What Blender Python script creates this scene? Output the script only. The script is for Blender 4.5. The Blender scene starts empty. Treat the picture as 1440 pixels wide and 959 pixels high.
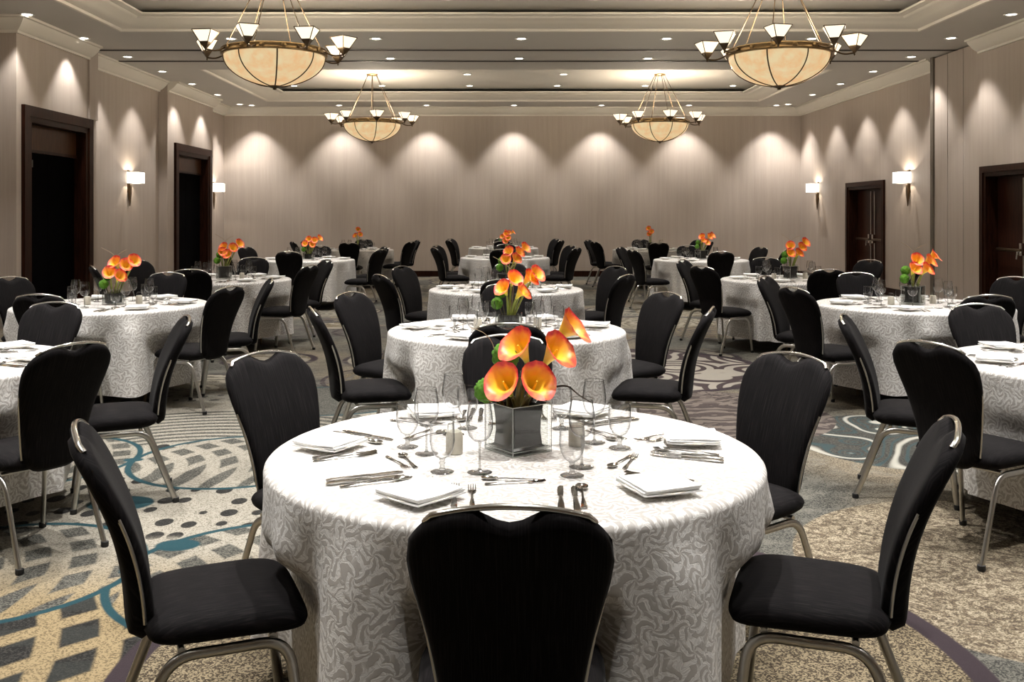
import bpy, math, random
from math import sin, cos, pi, radians, sqrt, atan2
from mathutils import Vector, Matrix
random.seed(7)
S = bpy.context.scene
COL = S.collection
F = 1350.0; VX, VY = 706.0, 301.0; H = 1.5      # focal length in pixels, vanishing point, eye height

# ------------------------------------------------------------------ mesh helper
class MB:
    def __init__(s): s.v = []; s.f = []; s.uv = None
    def add(s, vs, fs):
        o = len(s.v); s.v += [tuple(p) for p in vs]; s.f += [tuple(i+o for i in f) for f in fs]; return s
    def box(s, x0, x1, y0, y1, z0, z1):
        vs = [(x, y, z) for z in (z0, z1) for y in (y0, y1) for x in (x0, x1)]
        return s.add(vs, [(0,2,3,1),(4,5,7,6),(0,1,5,4),(2,6,7,3),(0,4,6,2),(1,3,7,5)])
    def loft(s, rings, cap=True, closed=True):
        n = len(rings[0]); vs = [p for r in rings for p in r]; fs = []
        for i in range(len(rings)-1):
            for j in range(n if closed else n-1):
                k = (j+1) % n; fs.append((i*n+j, i*n+k, (i+1)*n+k, (i+1)*n+j))
        if cap: fs += [tuple(range(n))[::-1], tuple((len(rings)-1)*n+j for j in range(n))]
        return s.add(vs, fs)
    def lathe(s, prof, n=24, c=(0,0,0), cap=False):
        rings = [[(c[0]+max(r,1e-4)*cos(2*pi*j/n), c[1]+max(r,1e-4)*sin(2*pi*j/n), c[2]+z) for j in range(n)] for r, z in prof]
        return s.loft(rings, cap)
    def sweep(s, pts, rx, ry=None, n=8, up=(0,0,1), cap=True, scale=None):
        ry = ry or rx; P = [Vector(p) for p in pts]; rings = []; U = Vector(up)
        for i, p in enumerate(P):
            t = (P[min(i+1, len(P)-1)]-P[max(i-1, 0)]).normalized()
            a = U - t*U.dot(t)
            if a.length < .05: a = Vector((1,0,0)) - t*t.x
            a.normalize(); b = t.cross(a); k = scale[i] if scale else 1
            rings.append([p + a*(ry*k*sin(2*pi*j/n)) + b*(rx*k*cos(2*pi*j/n)) for j in range(n)])
            U = a if i else a
        return s.loft(rings, cap)
    def xf(s, m):
        s.v = [tuple(m @ Vector(p)) for p in s.v]; return s
    def mesh(s, name, mat, smooth=40):
        me = bpy.data.meshes.new(name); me.from_pydata(s.v, [], s.f); me.update()
        import bmesh
        bm = bmesh.new(); bm.from_mesh(me); bmesh.ops.recalc_face_normals(bm, faces=bm.faces); bm.to_mesh(me); bm.free()
        if smooth:
            me.polygons.foreach_set('use_smooth', [True]*len(me.polygons))
            me.set_sharp_from_angle(angle=radians(smooth))
        if mat: me.materials.append(mat)
        return me

def link(name, data=None, parent=None, **kw):
    o = bpy.data.objects.new(name, data); COL.objects.link(o)
    if parent: o.parent = parent
    for k, v in kw.items(): o[k] = v
    return o
def thing(name, label, cat, loc=(0,0,0), rz=0, group=None, data=None):
    o = link(name, data); o.location = loc; o.rotation_euler = (0,0,rz)
    o['label'] = label; o['category'] = cat
    if group: o['group'] = group
    return o
def struct(name, mb, mat, parent=None, smooth=0, cat=None):
    o = link(name, mb.mesh(name, mat, smooth), parent)
    if not parent: o['kind'] = 'structure'
    return o
# a kit: list of (part name, mesh, index of the parent part or None, label or None)
def make(name, kit, label, cat, loc, rz=0, group=None, scale=1):
    if len(kit) == 1 and kit[0][0] is None:
        r = thing(name, label, cat, loc, rz, group, kit[0][1]); r.scale = (scale,)*3; return r
    r = thing(name, label, cat, loc, rz, group); r.scale = (scale,)*3; made = []
    for pn, me, par, lab in kit:
        o = link(pn, me, made[par] if par is not None else r); made.append(o)
        if lab: o['label'] = lab
    return r
def fillet(pts, rad, n=6):
    P = [Vector(p) for p in pts]; out = [P[0]]
    for i in range(1, len(P)-1):
        a = (P[i-1]-P[i]); b = (P[i+1]-P[i]); r = min(rad, a.length*.49, b.length*.49)
        A = P[i]+a.normalized()*r; B = P[i]+b.normalized()*r
        for k in range(n+1):
            t = k/n; out.append(A*(1-t)**2 + P[i]*2*t*(1-t) + B*t*t)
    out.append(P[-1]); return out
def sm(a, b, x):
    t = max(0, min(1, (x-a)/(b-a))); return t*t*(3-2*t)

# ------------------------------------------------------------------ materials
class G:
    def __init__(s, name):
        s.m = bpy.data.materials.new(name); s.m.use_nodes = True
        s.t = s.m.node_tree; s.N = s.t.nodes; s.L = s.t.links
        s.b = s.N['Principled BSDF']; s.out = s.N['Material Output']
    def n(s, typ, **kw):
        x = s.N.new(typ)
        for k, v in kw.items(): setattr(x, k, v)
        return x
    def put(s, sock, v):
        if isinstance(v, bpy.types.NodeSocket): s.L.new(v, sock)
        elif v is not None: sock.default_value = v
    def m_(s, op, a, b=None, c=None, clamp=False):
        x = s.n('ShaderNodeMath', operation=op, use_clamp=clamp)
        s.put(x.inputs[0], a)
        if b is not None: s.put(x.inputs[1], b)
        if c is not None: s.put(x.inputs[2], c)
        return x.outputs[0]
    def step(s, a, b, x):
        n = s.n('ShaderNodeMapRange', interpolation_type='SMOOTHSTEP')
        s.put(n.inputs[0], x); n.inputs[1].default_value = a; n.inputs[2].default_value = b
        return n.outputs[0]
    def mix(s, f, a, b):
        x = s.n('ShaderNodeMix', data_type='RGBA'); s.put(x.inputs[0], f)
        for k, v in ((6, a), (7, b)):
            s.put(x.inputs[k], v if isinstance(v, bpy.types.NodeSocket) else (*v, 1))
        return x.outputs[2]
    def noise(s, vec, scale, detail=2, rough=.5, dist=0):
        x = s.n('ShaderNodeTexNoise'); s.put(x.inputs['Vector'], vec); x.inputs['Scale'].default_value = scale
        x.inputs['Detail'].default_value = detail; x.inputs['Roughness'].default_value = rough; x.inputs['Distortion'].default_value = dist
        return x.outputs[0]
    def vor(s, vec, scale, feature='F1', out=0):
        x = s.n('ShaderNodeTexVoronoi', feature=feature); s.put(x.inputs['Vector'], vec); x.inputs['Scale'].default_value = scale
        return x.outputs[out]
    def coord(s, kind='Object'): return s.n('ShaderNodeTexCoord').outputs[kind]
    def mapv(s, vec, scale=(1,1,1), loc=(0,0,0)):
        x = s.n('ShaderNodeMapping'); s.L.new(vec, x.inputs[0]); x.inputs['Scale'].default_value = scale; x.inputs['Location'].default_value = loc
        return x.outputs[0]
    def xyz(s, vec):
        x = s.n('ShaderNodeSeparateXYZ'); s.L.new(vec, x.inputs[0]); return x.outputs
    def bump(s, h, strength=.3, dist=.01):
        x = s.n('ShaderNodeBump'); s.L.new(h, x.inputs['Height']); x.inputs['Strength'].default_value = strength; x.inputs['Distance'].default_value = dist
        s.L.new(x.outputs[0], s.b.inputs['Normal'])
    def set(s, col=None, rough=.5, metal=0, spec=None, **kw):
        if col is not None: s.put(s.b.inputs['Base Color'], col if isinstance(col, bpy.types.NodeSocket) else (*col, 1))
        s.put(s.b.inputs['Roughness'], rough); s.b.inputs['Metallic'].default_value = metal
        if spec is not None: s.b.inputs['Specular IOR Level'].default_value = spec
        for k, v in kw.items(): s.put(s.b.inputs[k.replace('_', ' ')], v)
        return s.m
def plain(name, col, rough=.5, metal=0, spec=None, var=.12, scale=30, **kw):
    g = G(name); n = g.noise(g.coord(), scale, 3)
    c = g.mix(n, tuple(x*(1-var) for x in col), tuple(min(1, x*(1+var)) for x in col))
    return g.set(c, rough, metal, spec, **kw)

def mat_wall():
    g = G('striped_wallcovering'); p = g.coord(); o = g.xyz(p)
    h = g.m_('ADD', o[0], o[1])
    cmb = g.n('ShaderNodeCombineXYZ'); g.L.new(h, cmb.inputs[0]); g.L.new(g.m_('MULTIPLY', o[2], .03), cmb.inputs[1])
    a = g.noise(cmb.outputs[0], 9, 3, .6); b = g.noise(cmb.outputs[0], 60, 2, .6)
    f = g.step(.3, .7, g.m_('ADD', g.m_('MULTIPLY', a, .6), g.m_('MULTIPLY', b, .4)))
    c = g.mix(f, (.345,.290,.248), (.395,.335,.288))
    return g.set(c, .62, spec=.3)
def mat_wood(name='dark_wood', a=(.010,.0035,.002), b=(.028,.009,.0045), rough=.42):
    g = G(name); p = g.mapv(g.coord(), (14, 14, 1.2)); n = g.noise(p, 3, 4, .6, .6)
    return g.set(g.mix(g.step(.3,.7,n), a, b), rough, spec=.08)
def mat_fabric():
    g = G('black_upholstery'); o = g.xyz(g.coord())
    cmb = g.n('ShaderNodeCombineXYZ'); g.L.new(g.m_('MULTIPLY', o[0], 330), cmb.inputs[0])
    g.L.new(g.m_('MULTIPLY', g.m_('ADD', o[1], o[2]), 13), cmb.inputs[1])
    n = g.noise(cmb.outputs[0], 1, 3, .6)
    w = g.noise(g.coord(), 900, 1)
    f = g.step(.42, .78, n)
    c = g.mix(f, (.0028,.0024,.0027), (.014,.0115,.012))
    g.bump(g.m_('ADD', n, g.m_('MULTIPLY', w, .5)), .25, .001)
    return g.set(c, .82, spec=.10, Sheen_Weight=.02, Sheen_Roughness=.4)
def mat_damask():
    g = G('damask_linen'); uv = g.coord('UV')
    nz = g.n('ShaderNodeTexNoise'); g.L.new(uv, nz.inputs['Vector']); nz.inputs['Scale'].default_value = 13; nz.inputs['Detail'].default_value = 3.2
    off = g.n('ShaderNodeVectorMath', operation='MULTIPLY_ADD'); g.L.new(nz.outputs['Color'], off.inputs[0])
    off.inputs[1].default_value = (.075,.075,0); g.L.new(uv, off.inputs[2]); w = off.outputs[0]
    def scroll(cx, cy, pw, ph, k, tw, sgn):
        o = g.xyz(g.mapv(w, (1/pw, 1/ph, 1), (cx, cy, 0)))
        row = g.m_('FLOOR', o[1]); par = g.m_('MULTIPLY', g.m_('MODULO', g.m_('ABSOLUTE', row), 2), .5)
        fx = g.m_('SUBTRACT', g.m_('FRACT', g.m_('ADD', o[0], par)), .5); fy = g.m_('SUBTRACT', g.m_('FRACT', o[1]), .5)
        x = g.m_('MULTIPLY', fx, pw); y = g.m_('MULTIPLY', fy, ph)
        r = g.m_('SQRT', g.m_('ADD', g.m_('MULTIPLY', x, x), g.m_('MULTIPLY', y, y)))
        th = g.m_('ARCTAN2', y, x)
        s = g.m_('SINE', g.m_('ADD', g.m_('MULTIPLY', th, k), g.m_('MULTIPLY', r, tw*sgn)))
        return s, r
    s1, r1 = scroll(0, 0, .088, .115, 5, 210, 1); s2, r2 = scroll(.5, .5, .088, .115, 6, 170, -1)
    a = g.m_('MULTIPLY', g.step(-.1, .25, s1), g.step(.055, .040, r1))
    b = g.m_('MULTIPLY', g.step(-.05, .3, s2), g.step(.05, .035, r2))
    v = g.vor(w, 42, 'DISTANCE_TO_EDGE'); c = g.step(.09, .16, v)
    d = g.m_('MAXIMUM', g.m_('MAXIMUM', a, b), g.m_('MULTIPLY', g.m_('MULTIPLY', c, g.step(.035,.05,r1)), g.step(.03,.045,r2)))
    fine = g.step(-.4,.6,g.m_('SINE', g.m_('MULTIPLY', g.noise(w, 22, 2), 95)))
    f = g.m_('MULTIPLY', d, g.m_('ADD', .62, g.m_('MULTIPLY', fine, .45)), clamp=True)
    col = g.mix(f, (.40,.378,.355), (.70,.69,.67))  # woven pattern, with its satin sheen contrast put into the two tones
    g.bump(f, .35, .002)
    return g.set(col, g.m_('SUBTRACT', .55, g.m_('MULTIPLY', f, .2)), spec=.5, Sheen_Weight=.1)
def mat_glass(name='clear_glass', dark=.26, tint=(1,1,1), gl=.60):
    g = G(name)
    l2 = g.n('ShaderNodeLayerWeight'); l2.inputs[0].default_value = .5; fc = l2.outputs['Facing']
    f = g.step(.25, .97, fc)
    tr = g.n('ShaderNodeBsdfTransparent')
    g.L.new(g.mix(f, tuple((.93 if gl > .5 else .975)*x for x in tint), tuple(dark*x for x in tint)), tr.inputs[0])
    gs = g.n('ShaderNodeBsdfGlossy'); gs.inputs['Roughness'].default_value = .04; gs.inputs['Color'].default_value = (1,1,1,1)
    k = g.m_('ADD', .05 if gl > .5 else .025, g.m_('MULTIPLY', g.m_('POWER', fc, 3), gl))
    mx = g.n('ShaderNodeMixShader'); g.L.new(k, mx.inputs[0]); g.L.new(tr.outputs[0], mx.inputs[1]); g.L.new(gs.outputs[0], mx.inputs[2])
    g.L.new(mx.outputs[0], g.out.inputs[0]); return g.m
def mat_emit(name, col, strength, var=None):
    g = G(name); c = (*col, 1)
    if var:
        n = g.noise(g.coord(), var[1], 4, .6); c = g.mix(g.step(.3,.7,n), var[0], col)
    return g.set((.16,.13,.09), .3, Emission_Color=c, Emission_Strength=strength)

M_wall = mat_wall(); M_wood = mat_wood(); M_wood2 = mat_wood('reddish_brown_wood', (.035,.014,.006), (.065,.027,.012), .35)
M_void = plain('black_door', (.0012,.0010,.0012), .9, spec=.02)
M_ceil = plain('ceiling_paint', (.50,.475,.435), .8, var=.03, scale=2)
M_trimp = plain('molding_paint', (.62,.58,.51), .6, var=.03, scale=2)
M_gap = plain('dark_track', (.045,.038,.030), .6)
M_fab = mat_fabric()
M_steel = plain('brushed_steel', (.50,.485,.45), .30, 1, var=.1, scale=60)
M_chrome = plain('polished_chrome', (.80,.79,.76), .16, 1, var=.04)
M_silver = plain('silverware', (.42,.41,.39), .14, 1, var=.06)
M_brass = plain('antique_brass', (.30,.205,.10), .32, 1, var=.25, scale=25)
M_bronze = plain('dark_bronze', (.10,.070,.042), .4, 1, var=.2)
M_rub = plain('black_rubber', (.01,.01,.01), .7)
M_damask = mat_damask()
M_china = plain('ivory_china', (.80,.76,.68), .2, spec=.5, var=.02)
M_nap = plain('white_napkin', (.84,.84,.83), .8, var=.03, scale=300)
M_glass = mat_glass(); M_sglass = mat_glass('stem_glass', .22, (.80,.80,.79), .55)
M_vglass = mat_glass('vase_glass', .6, (.97,.98,.97), .3); M_gedge = plain('polished_glass_edge', (.42,.44,.41), .15, var=.1)
M_frost = plain('frosted_glass', (.52,.49,.41), .45, spec=.5)
M_liner = plain('charcoal_liner', (.011,.0095,.007), .45, var=.5, scale=40)
M_table = plain('plywood', (.12,.08,.05), .6)
M_moss = plain('moss', (.075,.20,.012), .95, var=.6, scale=220)
M_stemg = plain('green_stem', (.20,.24,.035), .5, var=.4, scale=60)
M_stemd = plain('brown_green_stem', (.10,.085,.025), .5, var=.4, scale=60)
M_twig = plain('dark_twig', (.035,.022,.014), .7)
M_twigp = plain('pale_twig', (.30,.22,.13), .7)
M_shade = mat_emit('lit_glass_panel', (1.0,.87,.66), 1.35)
M_sconce = mat_emit('lit_fabric_shade', (1.0,.93,.82), 3.2)
M_bowl = mat_emit('lit_alabaster', (1.0,.80,.46), .74, ((1.0,.58,.26), 7))
M_lens = mat_emit('lit_lens', (1.0,.95,.86), 14)
M_white = plain('white_enamel', (.7,.68,.63), .5, var=.02)

def mat_calla():
    g = G('calla_spathe'); o = g.xyz(g.coord('UV')); n = g.noise(g.coord(), 35, 2)
    v = g.m_('ADD', o[1], g.m_('MULTIPLY', g.m_('SUBTRACT', n, .5), .45))
    r = g.n('ShaderNodeValToRGB'); g.L.new(v, r.inputs[0]); e = r.color_ramp.elements
    e[0].position = 0; e[0].color = (.45,.50,.08,1); e[1].position = 1; e[1].color = (.66,.03,.05,1)
    for p, c in ((.25,(.85,.62,.06,1)), (.58,(.98,.55,.04,1)), (.80,(.98,.36,.06,1)), (.93,(.88,.12,.06,1))):
        x = e.new(p); x.color = c
    return g.set(r.outputs[0], .42, spec=.4, Subsurface_Weight=.0)
M_calla = mat_calla()
M_spadix = plain('yellow_spadix', (.9,.5,.03), .6)

# ---- carpet
def mat_carpet():
    g = G('patterned_carpet'); P = g.coord(); o = g.xyz(P); X, Y = o[0], o[1]
    spk = g.vor(P, 170, out=1); spv = g.xyz(spk)[0]          # random value per tuft cell
    big = g.noise(P, .55, 2, .5); med = g.noise(P, 2.2, 3, .6, 1.2)
    cream, tan, gold = (.56,.52,.43), (.40,.34,.25), (.50,.39,.22)
    grey, dark, olive = (.13,.13,.115), (.060,.058,.054), (.20,.19,.155)
    teal, purple = (.012,.070,.090), (.045,.030,.038)
    def dist(cx, cy, sy=1):
        a = g.m_('SUBTRACT', X, cx); b = g.m_('MULTIPLY', g.m_('SUBTRACT', Y, cy), sy)
        return g.m_('SQRT', g.m_('ADD', g.m_('MULTIPLY', a, a), g.m_('MULTIPLY', b, b))), g.m_('ARCTAN2', b, a)
    def ring(d, r, w):      # 1 on a line of half-width w at radius r
        return g.step(w+.006, w-.006, g.m_('ABSOLUTE', g.m_('SUBTRACT', d, r)))
    def lines(x, k, th): return g.step(th-.25, th+.25, g.m_('SINE', g.m_('MULTIPLY', x, k)))
    # patterns
    spec_grey = g.mix(g.step(.35,.65,spv), (.045,.045,.040), (.19,.184,.155))
    spec_dk = g.mix(g.step(.5,.8,spv), (.011,.011,.0105), (.055,.053,.047))
    spec_tan = g.mix(g.step(.38,.66,spv), (.065,.047,.028), (.37,.30,.19))
    spec_cream = g.mix(g.step(.15,.45,spv), (.25,.225,.18), (.50,.465,.385))
    spec_gold = g.mix(g.step(.2,.5,spv), (.22,.165,.09), (.45,.345,.19))
    # base: medallions scattered over the floor
    cell = g.n('ShaderNodeTexVoronoi'); g.L.new(P, cell.inputs['Vector']); cell.inputs['Scale'].default_value = .62; cell.inputs['Randomness'].default_value = .7
    cd = g.m_('MULTIPLY', cell.outputs[0], 1.6); cc = g.xyz(cell.outputs[1])
    wav = g.m_('ADD', cd, g.m_('MULTIPLY', med, .35))
    l1 = lines(wav, 52, .1)
    base = g.mix(g.step(.45,.6,big), spec_grey, g.mix(g.step(.35,.65,spv), (.16,.13,.09), (.38,.32,.23)))
    med_c = g.mix(l1, g.mix(g.step(.3,.7,cc[0]), spec_grey, spec_tan), g.mix(g.step(.3,.7,cc[1]), (.42,.38,.30), (.10,.085,.08)))
    inside = g.step(.86, .84, cd)
    far = g.step(7.6, 8.6, Y)
    col = g.mix(g.m_('MULTIPLY', inside, far), base, med_c)
    col = g.mix(g.m_('MULTIPLY', ring(cd, .86, .02), far), col, purple)
    # brushed swirls in the plain grey field on the right
    sw = g.noise(P, 3, 4, .6, 2.5)
    col = g.mix(g.m_('MULTIPLY', g.step(.5,.62,sw), .35), col, (.33,.31,.26))
    # leaf dots field (left, middle distance)
    dm = g.mapv(P, (7.2, 5.2, 1)); dv = g.n('ShaderNodeTexVoronoi'); g.L.new(dm, dv.inputs['Vector']); dv.inputs['Scale'].default_value = 1; dv.inputs['Randomness'].default_value = .35
    dots = g.step(.33, .29, dv.outputs[0])
    dotc = g.mix(dots, spec_cream, spec_dk)
    left = g.m_('MULTIPLY', g.step(-.55,-.65, X), g.m_('MULTIPLY', g.step(4.25,4.3,Y), g.step(8.2,7.6,Y)))
    col = g.mix(left, col, g.mix(g.step(.40,.55,g.noise(P, 1.1, 2)), spec_cream, dotc))
    z1 = g.m_('MULTIPLY', g.step(-.6,-.7,X), g.m_('MULTIPLY', g.step(4.4,4.5,Y), g.step(5.45,5.4,Y)))
    col = g.mix(z1, col, dotc)
    # concentric cream bands (left, y about 6.5 - 7.2)
    d, a = dist(-1.9, 5.6)
    bands = g.m_('MULTIPLY', g.step(.75,.78,d), g.step(1.75,1.72,d))
    bands = g.m_('MULTIPLY', bands, g.step(5.9,6.0,Y))
    col = g.mix(bands, col, g.mix(lines(d, 62, 0), spec_grey, spec_cream))
    # lattice: crossing arcs in gold and cream over charcoal panes
    d1, _ = dist(-3.6, 2.6); d2, _ = dist(.6, 1.2); d3, _ = dist(-2.0, 6.6)
    lat = g.m_('MAXIMUM', lines(d1, 30, .35), lines(d2, 26, .45))
    warm = g.step(4.4, 3.6, Y)
    latc = g.mix(lat, g.mix(g.step(-.2,.3,g.m_('SINE', g.m_('MULTIPLY', d3, 22))), spec_dk, g.mix(.5, spec_dk, (.040,.046,.042))), g.mix(warm, spec_cream, spec_gold))
    lm = g.m_('MULTIPLY', g.step(-.55,-.6,X), g.step(4.05, 3.95, Y))
    col = g.mix(lm, col, latc)
    for cx, cy, r, kind, oc in ((-.95,4.02,.66,'lat',teal), (-2.15,4.05,.60,'lat',teal), (-1.62,5.86,.62,'lat',teal), (-2.87,5.86,.62,'lat',teal),
                                (-1.35,7.75,.60,'grey',teal), (-.55,5.6,.42,'grey',teal), (2.25,4.05,.98,'swirl',None),
                                (2.75,6.35,.82,'wave',None), (1.25,9.35,1.30,'scal',purple), (-.25,9.9,1.1,'scal',purple), (.16,3.2,1.40,'tan',purple),
                                (1.5,7.2,.95,'pwave',None), (4.6,8.2,1.1,'scal',purple), (-4.7,6.8,1.1,'lat',teal)):
        d, a = dist(cx, cy); ins = g.step(r+.005, r-.005, d)
        if kind == 'lat':
            u, _ = dist(cx-1.4*r, cy-.5*r); v, _ = dist(cx+1.3*r, cy-.9*r)
            c = g.mix(g.m_('MAXIMUM', lines(u, 34, .2), lines(v, 30, .5)), spec_grey, g.mix(warm, spec_cream, spec_gold))
        elif kind == 'grey': c = spec_grey
        elif kind == 'tan': c = spec_tan
        elif kind == 'swirl':
            n2 = g.noise(P, 9, 5, .7, 3.0); c = g.mix(g.step(.42,.58,n2), g.mix(g.step(.4,.7,spv), (.085,.062,.042), (.22,.17,.11)), g.mix(g.step(.3,.6,spv), (.20,.16,.10), (.55,.47,.34)))
        elif kind == 'wave':
            q = g.vor(P, 1.9, 'SMOOTH_F1')
            c = g.mix(lines(q, 30, .82), g.mix(lines(q, 95, .5), g.mix(.5, spec_grey, spec_dk), (.05,.085,.09)), (.62,.60,.52))
        elif kind == 'scal':
            q = g.vor(P, 1.5)
            c = g.mix(lines(q, 34, .15), (.50,.46,.39), (.075,.052,.055))
        elif kind == 'pwave':
            c = g.mix(g.step(.45,.55,g.m_('FRACT', g.m_('MULTIPLY', g.m_('ADD', Y, g.m_('MULTIPLY', med, .8)), 6))), (.085,.065,.06), (.24,.20,.17))
        col = g.mix(ins, col, c)
        if oc: col = g.mix(ring(d, r, .018 if oc == teal else .045), col, oc)
    for cx, cy, rr in ((-1.98,4.98,.17), (-1.47,4.35,.10), (-1.55,4.04,.06), (-2.25,5.86,.06)):     # teal medallion dots and knots
        d, _ = dist(cx, cy, 1.3); col = g.mix(g.step(rr+.01, rr-.01, d), col, teal)
    fib = g.noise(P, 260, 2, .7); col = g.mix(.46, col, (0,0,0))
    col = g.mix(g.m_('MULTIPLY', fib, .25), col, (.03,.028,.025))
    g.bump(g.m_('ADD', spv, fib), .5, .004)
    return g.set(col, .95, spec=.1, Sheen_Weight=.05)
M_carpet = mat_carpet()

# ------------------------------------------------------------------ room
ZB = 23.0; YF = -3.0; HS = 4.05; HW = 3.85; HT = 4.31
struct('floor', MB().box(-9.5, 9.8, YF-.3, ZB+.3, -.1, 0), M_carpet)
struct('wall_back', MB().box(-7.3, 7.8, ZB, ZB+.2, 0, 4.6), M_wall)
struct('wall_front', MB().box(-8.2, 8.6, YF-.2, YF, 0, 4.6), M_wall)
T = .5
def wall(name, side, x, y0, y1, door=None):
    m = MB(); xa, xb = (x-T, x) if side < 0 else (x, x+T)
    if door:
        d0, d1, dh = door
        m.box(xa, xb, y0, d0, 0, 4.3); m.box(xa, xb, d1, y1, 0, 4.3); m.box(xa, xb, d0, d1, dh, 4.3)
    else: m.box(xa, xb, y0, y1, 0, 4.3)
    return struct(name, m, M_wall)
XA, XBl, XCl, XDl = -6.30, -6.60, -6.43, -6.66
DL1 = (12.72, 14.55, 2.80); DL2 = (18.95, 20.98, 2.76); DR1 = (18.0, 19.8, 2.05); DR2 = (12.2, 13.92, 2.10)
wall('wall_left', -1, XA, 12.45, 14.9, DL1)
wall('wall_left_near', -1, -6.9, YF, 12.45)
wall('wall_left_middle', -1, XBl, 14.9, 18.45)
wall('wall_left_far', -1, XCl, 18.45, 21.35, DL2)
wall('wall_left_corner', -1, XDl, 21.35, ZB)
XR, XRf = 7.0, 7.15
wall('wall_right', 1, XR, YF, 14.1, DR2)
wall('wall_right_far', 1, XRf, 15.7, ZB, DR1)
# folded partition panels in their pocket on the right
for i, (a, b) in enumerate(((14.12, 14.62), (14.64, 15.14), (15.16, 15.60))):
    struct('wall_partition_panel', MB().box(XR+.03, XR+.3, a, b, .01, HS-.02), M_wall)
struct('trim_1', MB().box(XR+.0, XR+.5, 15.60, 15.70, 0, HS), plain('bronze_post', (.10,.082,.062), .5))
struct('trim_2', MB().box(XA-.02, XA+.03, 14.60, 14.90, 2.95, HS), M_wall)
struct('trim_3', MB().box(XR+.02, XR+.5, 14.08, 14.12, 0, HS), M_gap)
# baseboards
def base(name, x0, x1, y0, y1): struct(name, MB().box(x0, x1, y0, y1, 0, .13).box(x0, x1, y0, y1, .13, .14), M_wood)
base('baseboard_back', XDl, XRf, ZB-.02, ZB)
base('baseboard_left_near', -6.9, -6.88, YF, 12.45); base('baseboard_left_middle', XBl, XBl+.02, 14.9, 18.45); base('baseboard_left_corner', XDl, XDl+.02, 21.35, ZB-.03)
base('baseboard_right_near', XR-.02, XR, YF, 12.1); base('baseboard_right_far', XRf-.02, XRf, 15.72, 17.9); base('baseboard_right_corner', XRf-.02, XRf, 19.9, ZB-.03)
# crown molding: profile (projection from the wall, height)
CP = [(0,HW),(.03,HW),(.035,HW+.03),(.07,HW+.045),(.12,HW+.085),(.17,HW+.14),(.185,HW+.165),(.22,HW+.17),(.22,HS+.01),(0,HS+.01)]
def crown_y(name, side, x, y0, y1, m0=0, m1=0):
    r = []
    for y, mm in ((y0, m0), (y1, m1)): r.append([(x-side*p, y+mm*p, h) for p, h in CP])
    struct(name, MB().loft(r), M_trimp, smooth=35)
crown_y('trim_4', -1, XA, 12.45, 14.62, -1, 0); crown_y('trim_5', -1, XBl, 14.9, 18.45); crown_y('trim_6', -1, XCl, 18.45, 21.35)
crown_y('trim_7', -1, XDl, 21.35, ZB, 0, -1); crown_y('trim_8', -1, -6.9, YF, 12.45)
crown_y('trim_9', 1, XR, YF, 14.08); crown_y('trim_10', 1, XRf, 15.7, ZB, 0, -1)
struct('trim_11', MB().loft([[(XDl+p, ZB-p, h) for p, h in CP], [(XRf-p, ZB-p, h) for p, h in CP]]), M_trimp, smooth=35)
struct('trim_12', MB().loft([[(-6.9, 12.45-p, h) for p, h in CP], [(XA+p, 12.45-p, h) for p, h in CP]]), M_trimp, smooth=35)
# ceiling with two trays
TX0, TX1 = -5.35, 5.85; IN = .5
TR = [(8.55, 13.45), (16.95, 21.8)]
m = MB(); x0, x1 = -7.5, 7.8
ys = [YF-.1] + [v for t in TR for v in t] + [ZB+.1]
for i in range(0, len(ys), 2): m.box(x0, x1, ys[i], ys[i+1], HS, HS+.05)
for a, b in TR: m.box(x0, TX0, a, b, HS, HS+.05); m.box(TX1, x1, a, b, HS, HS+.05)
struct('ceiling', m, M_ceil)
for k, (a, b) in enumerate(TR):
    prof = [(0,HS),(.03,HS+.005),(.05,HS+.035),(.16,HS+.045),(.22,HS+.085),(.36,HS+.11),(.40,HS+.14),(IN,HS+.15),(IN,HS+.175),(.05,HS+.175),(-.02,HS+.06)]
    rings = [[(x+sx*p, y+sy*p, h) for p, h in prof] for x, y, sx, sy in ((TX0,a,1,1),(TX1,a,-1,1),(TX1,b,-1,-1),(TX0,b,1,-1),(TX0,a,1,1))]
    struct('trim_%d' % (13+k), MB().loft(rings, cap=False), M_trimp, smooth=30)
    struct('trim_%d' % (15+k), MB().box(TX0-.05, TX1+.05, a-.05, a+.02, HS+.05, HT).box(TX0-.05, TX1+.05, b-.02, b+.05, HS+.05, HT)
           .box(TX0-.05, TX0+.02, a, b, HS+.05, HT).box(TX1-.02, TX1+.05, a, b, HS+.05, HT), M_gap)  # cove walls painted dark: the recess's shade is put into their colour
    struct('ceiling_tray', MB().box(TX0-.1, TX1+.1, a-.1, b+.1, HT, HT+.05), M_ceil)
for k, y in enumerate((14.92, 16.0)):
    struct('trim_%d' % (17+k), MB().box(-6.5, 7.1, y-.035, y-.012, HS-.012, HS+.002).box(-6.5, 7.1, y+.012, y+.035, HS-.012, HS+.002).box(-6.5, 7.1, y-.012, y+.012, HS-.004, HS+.002), M_gap)

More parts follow.
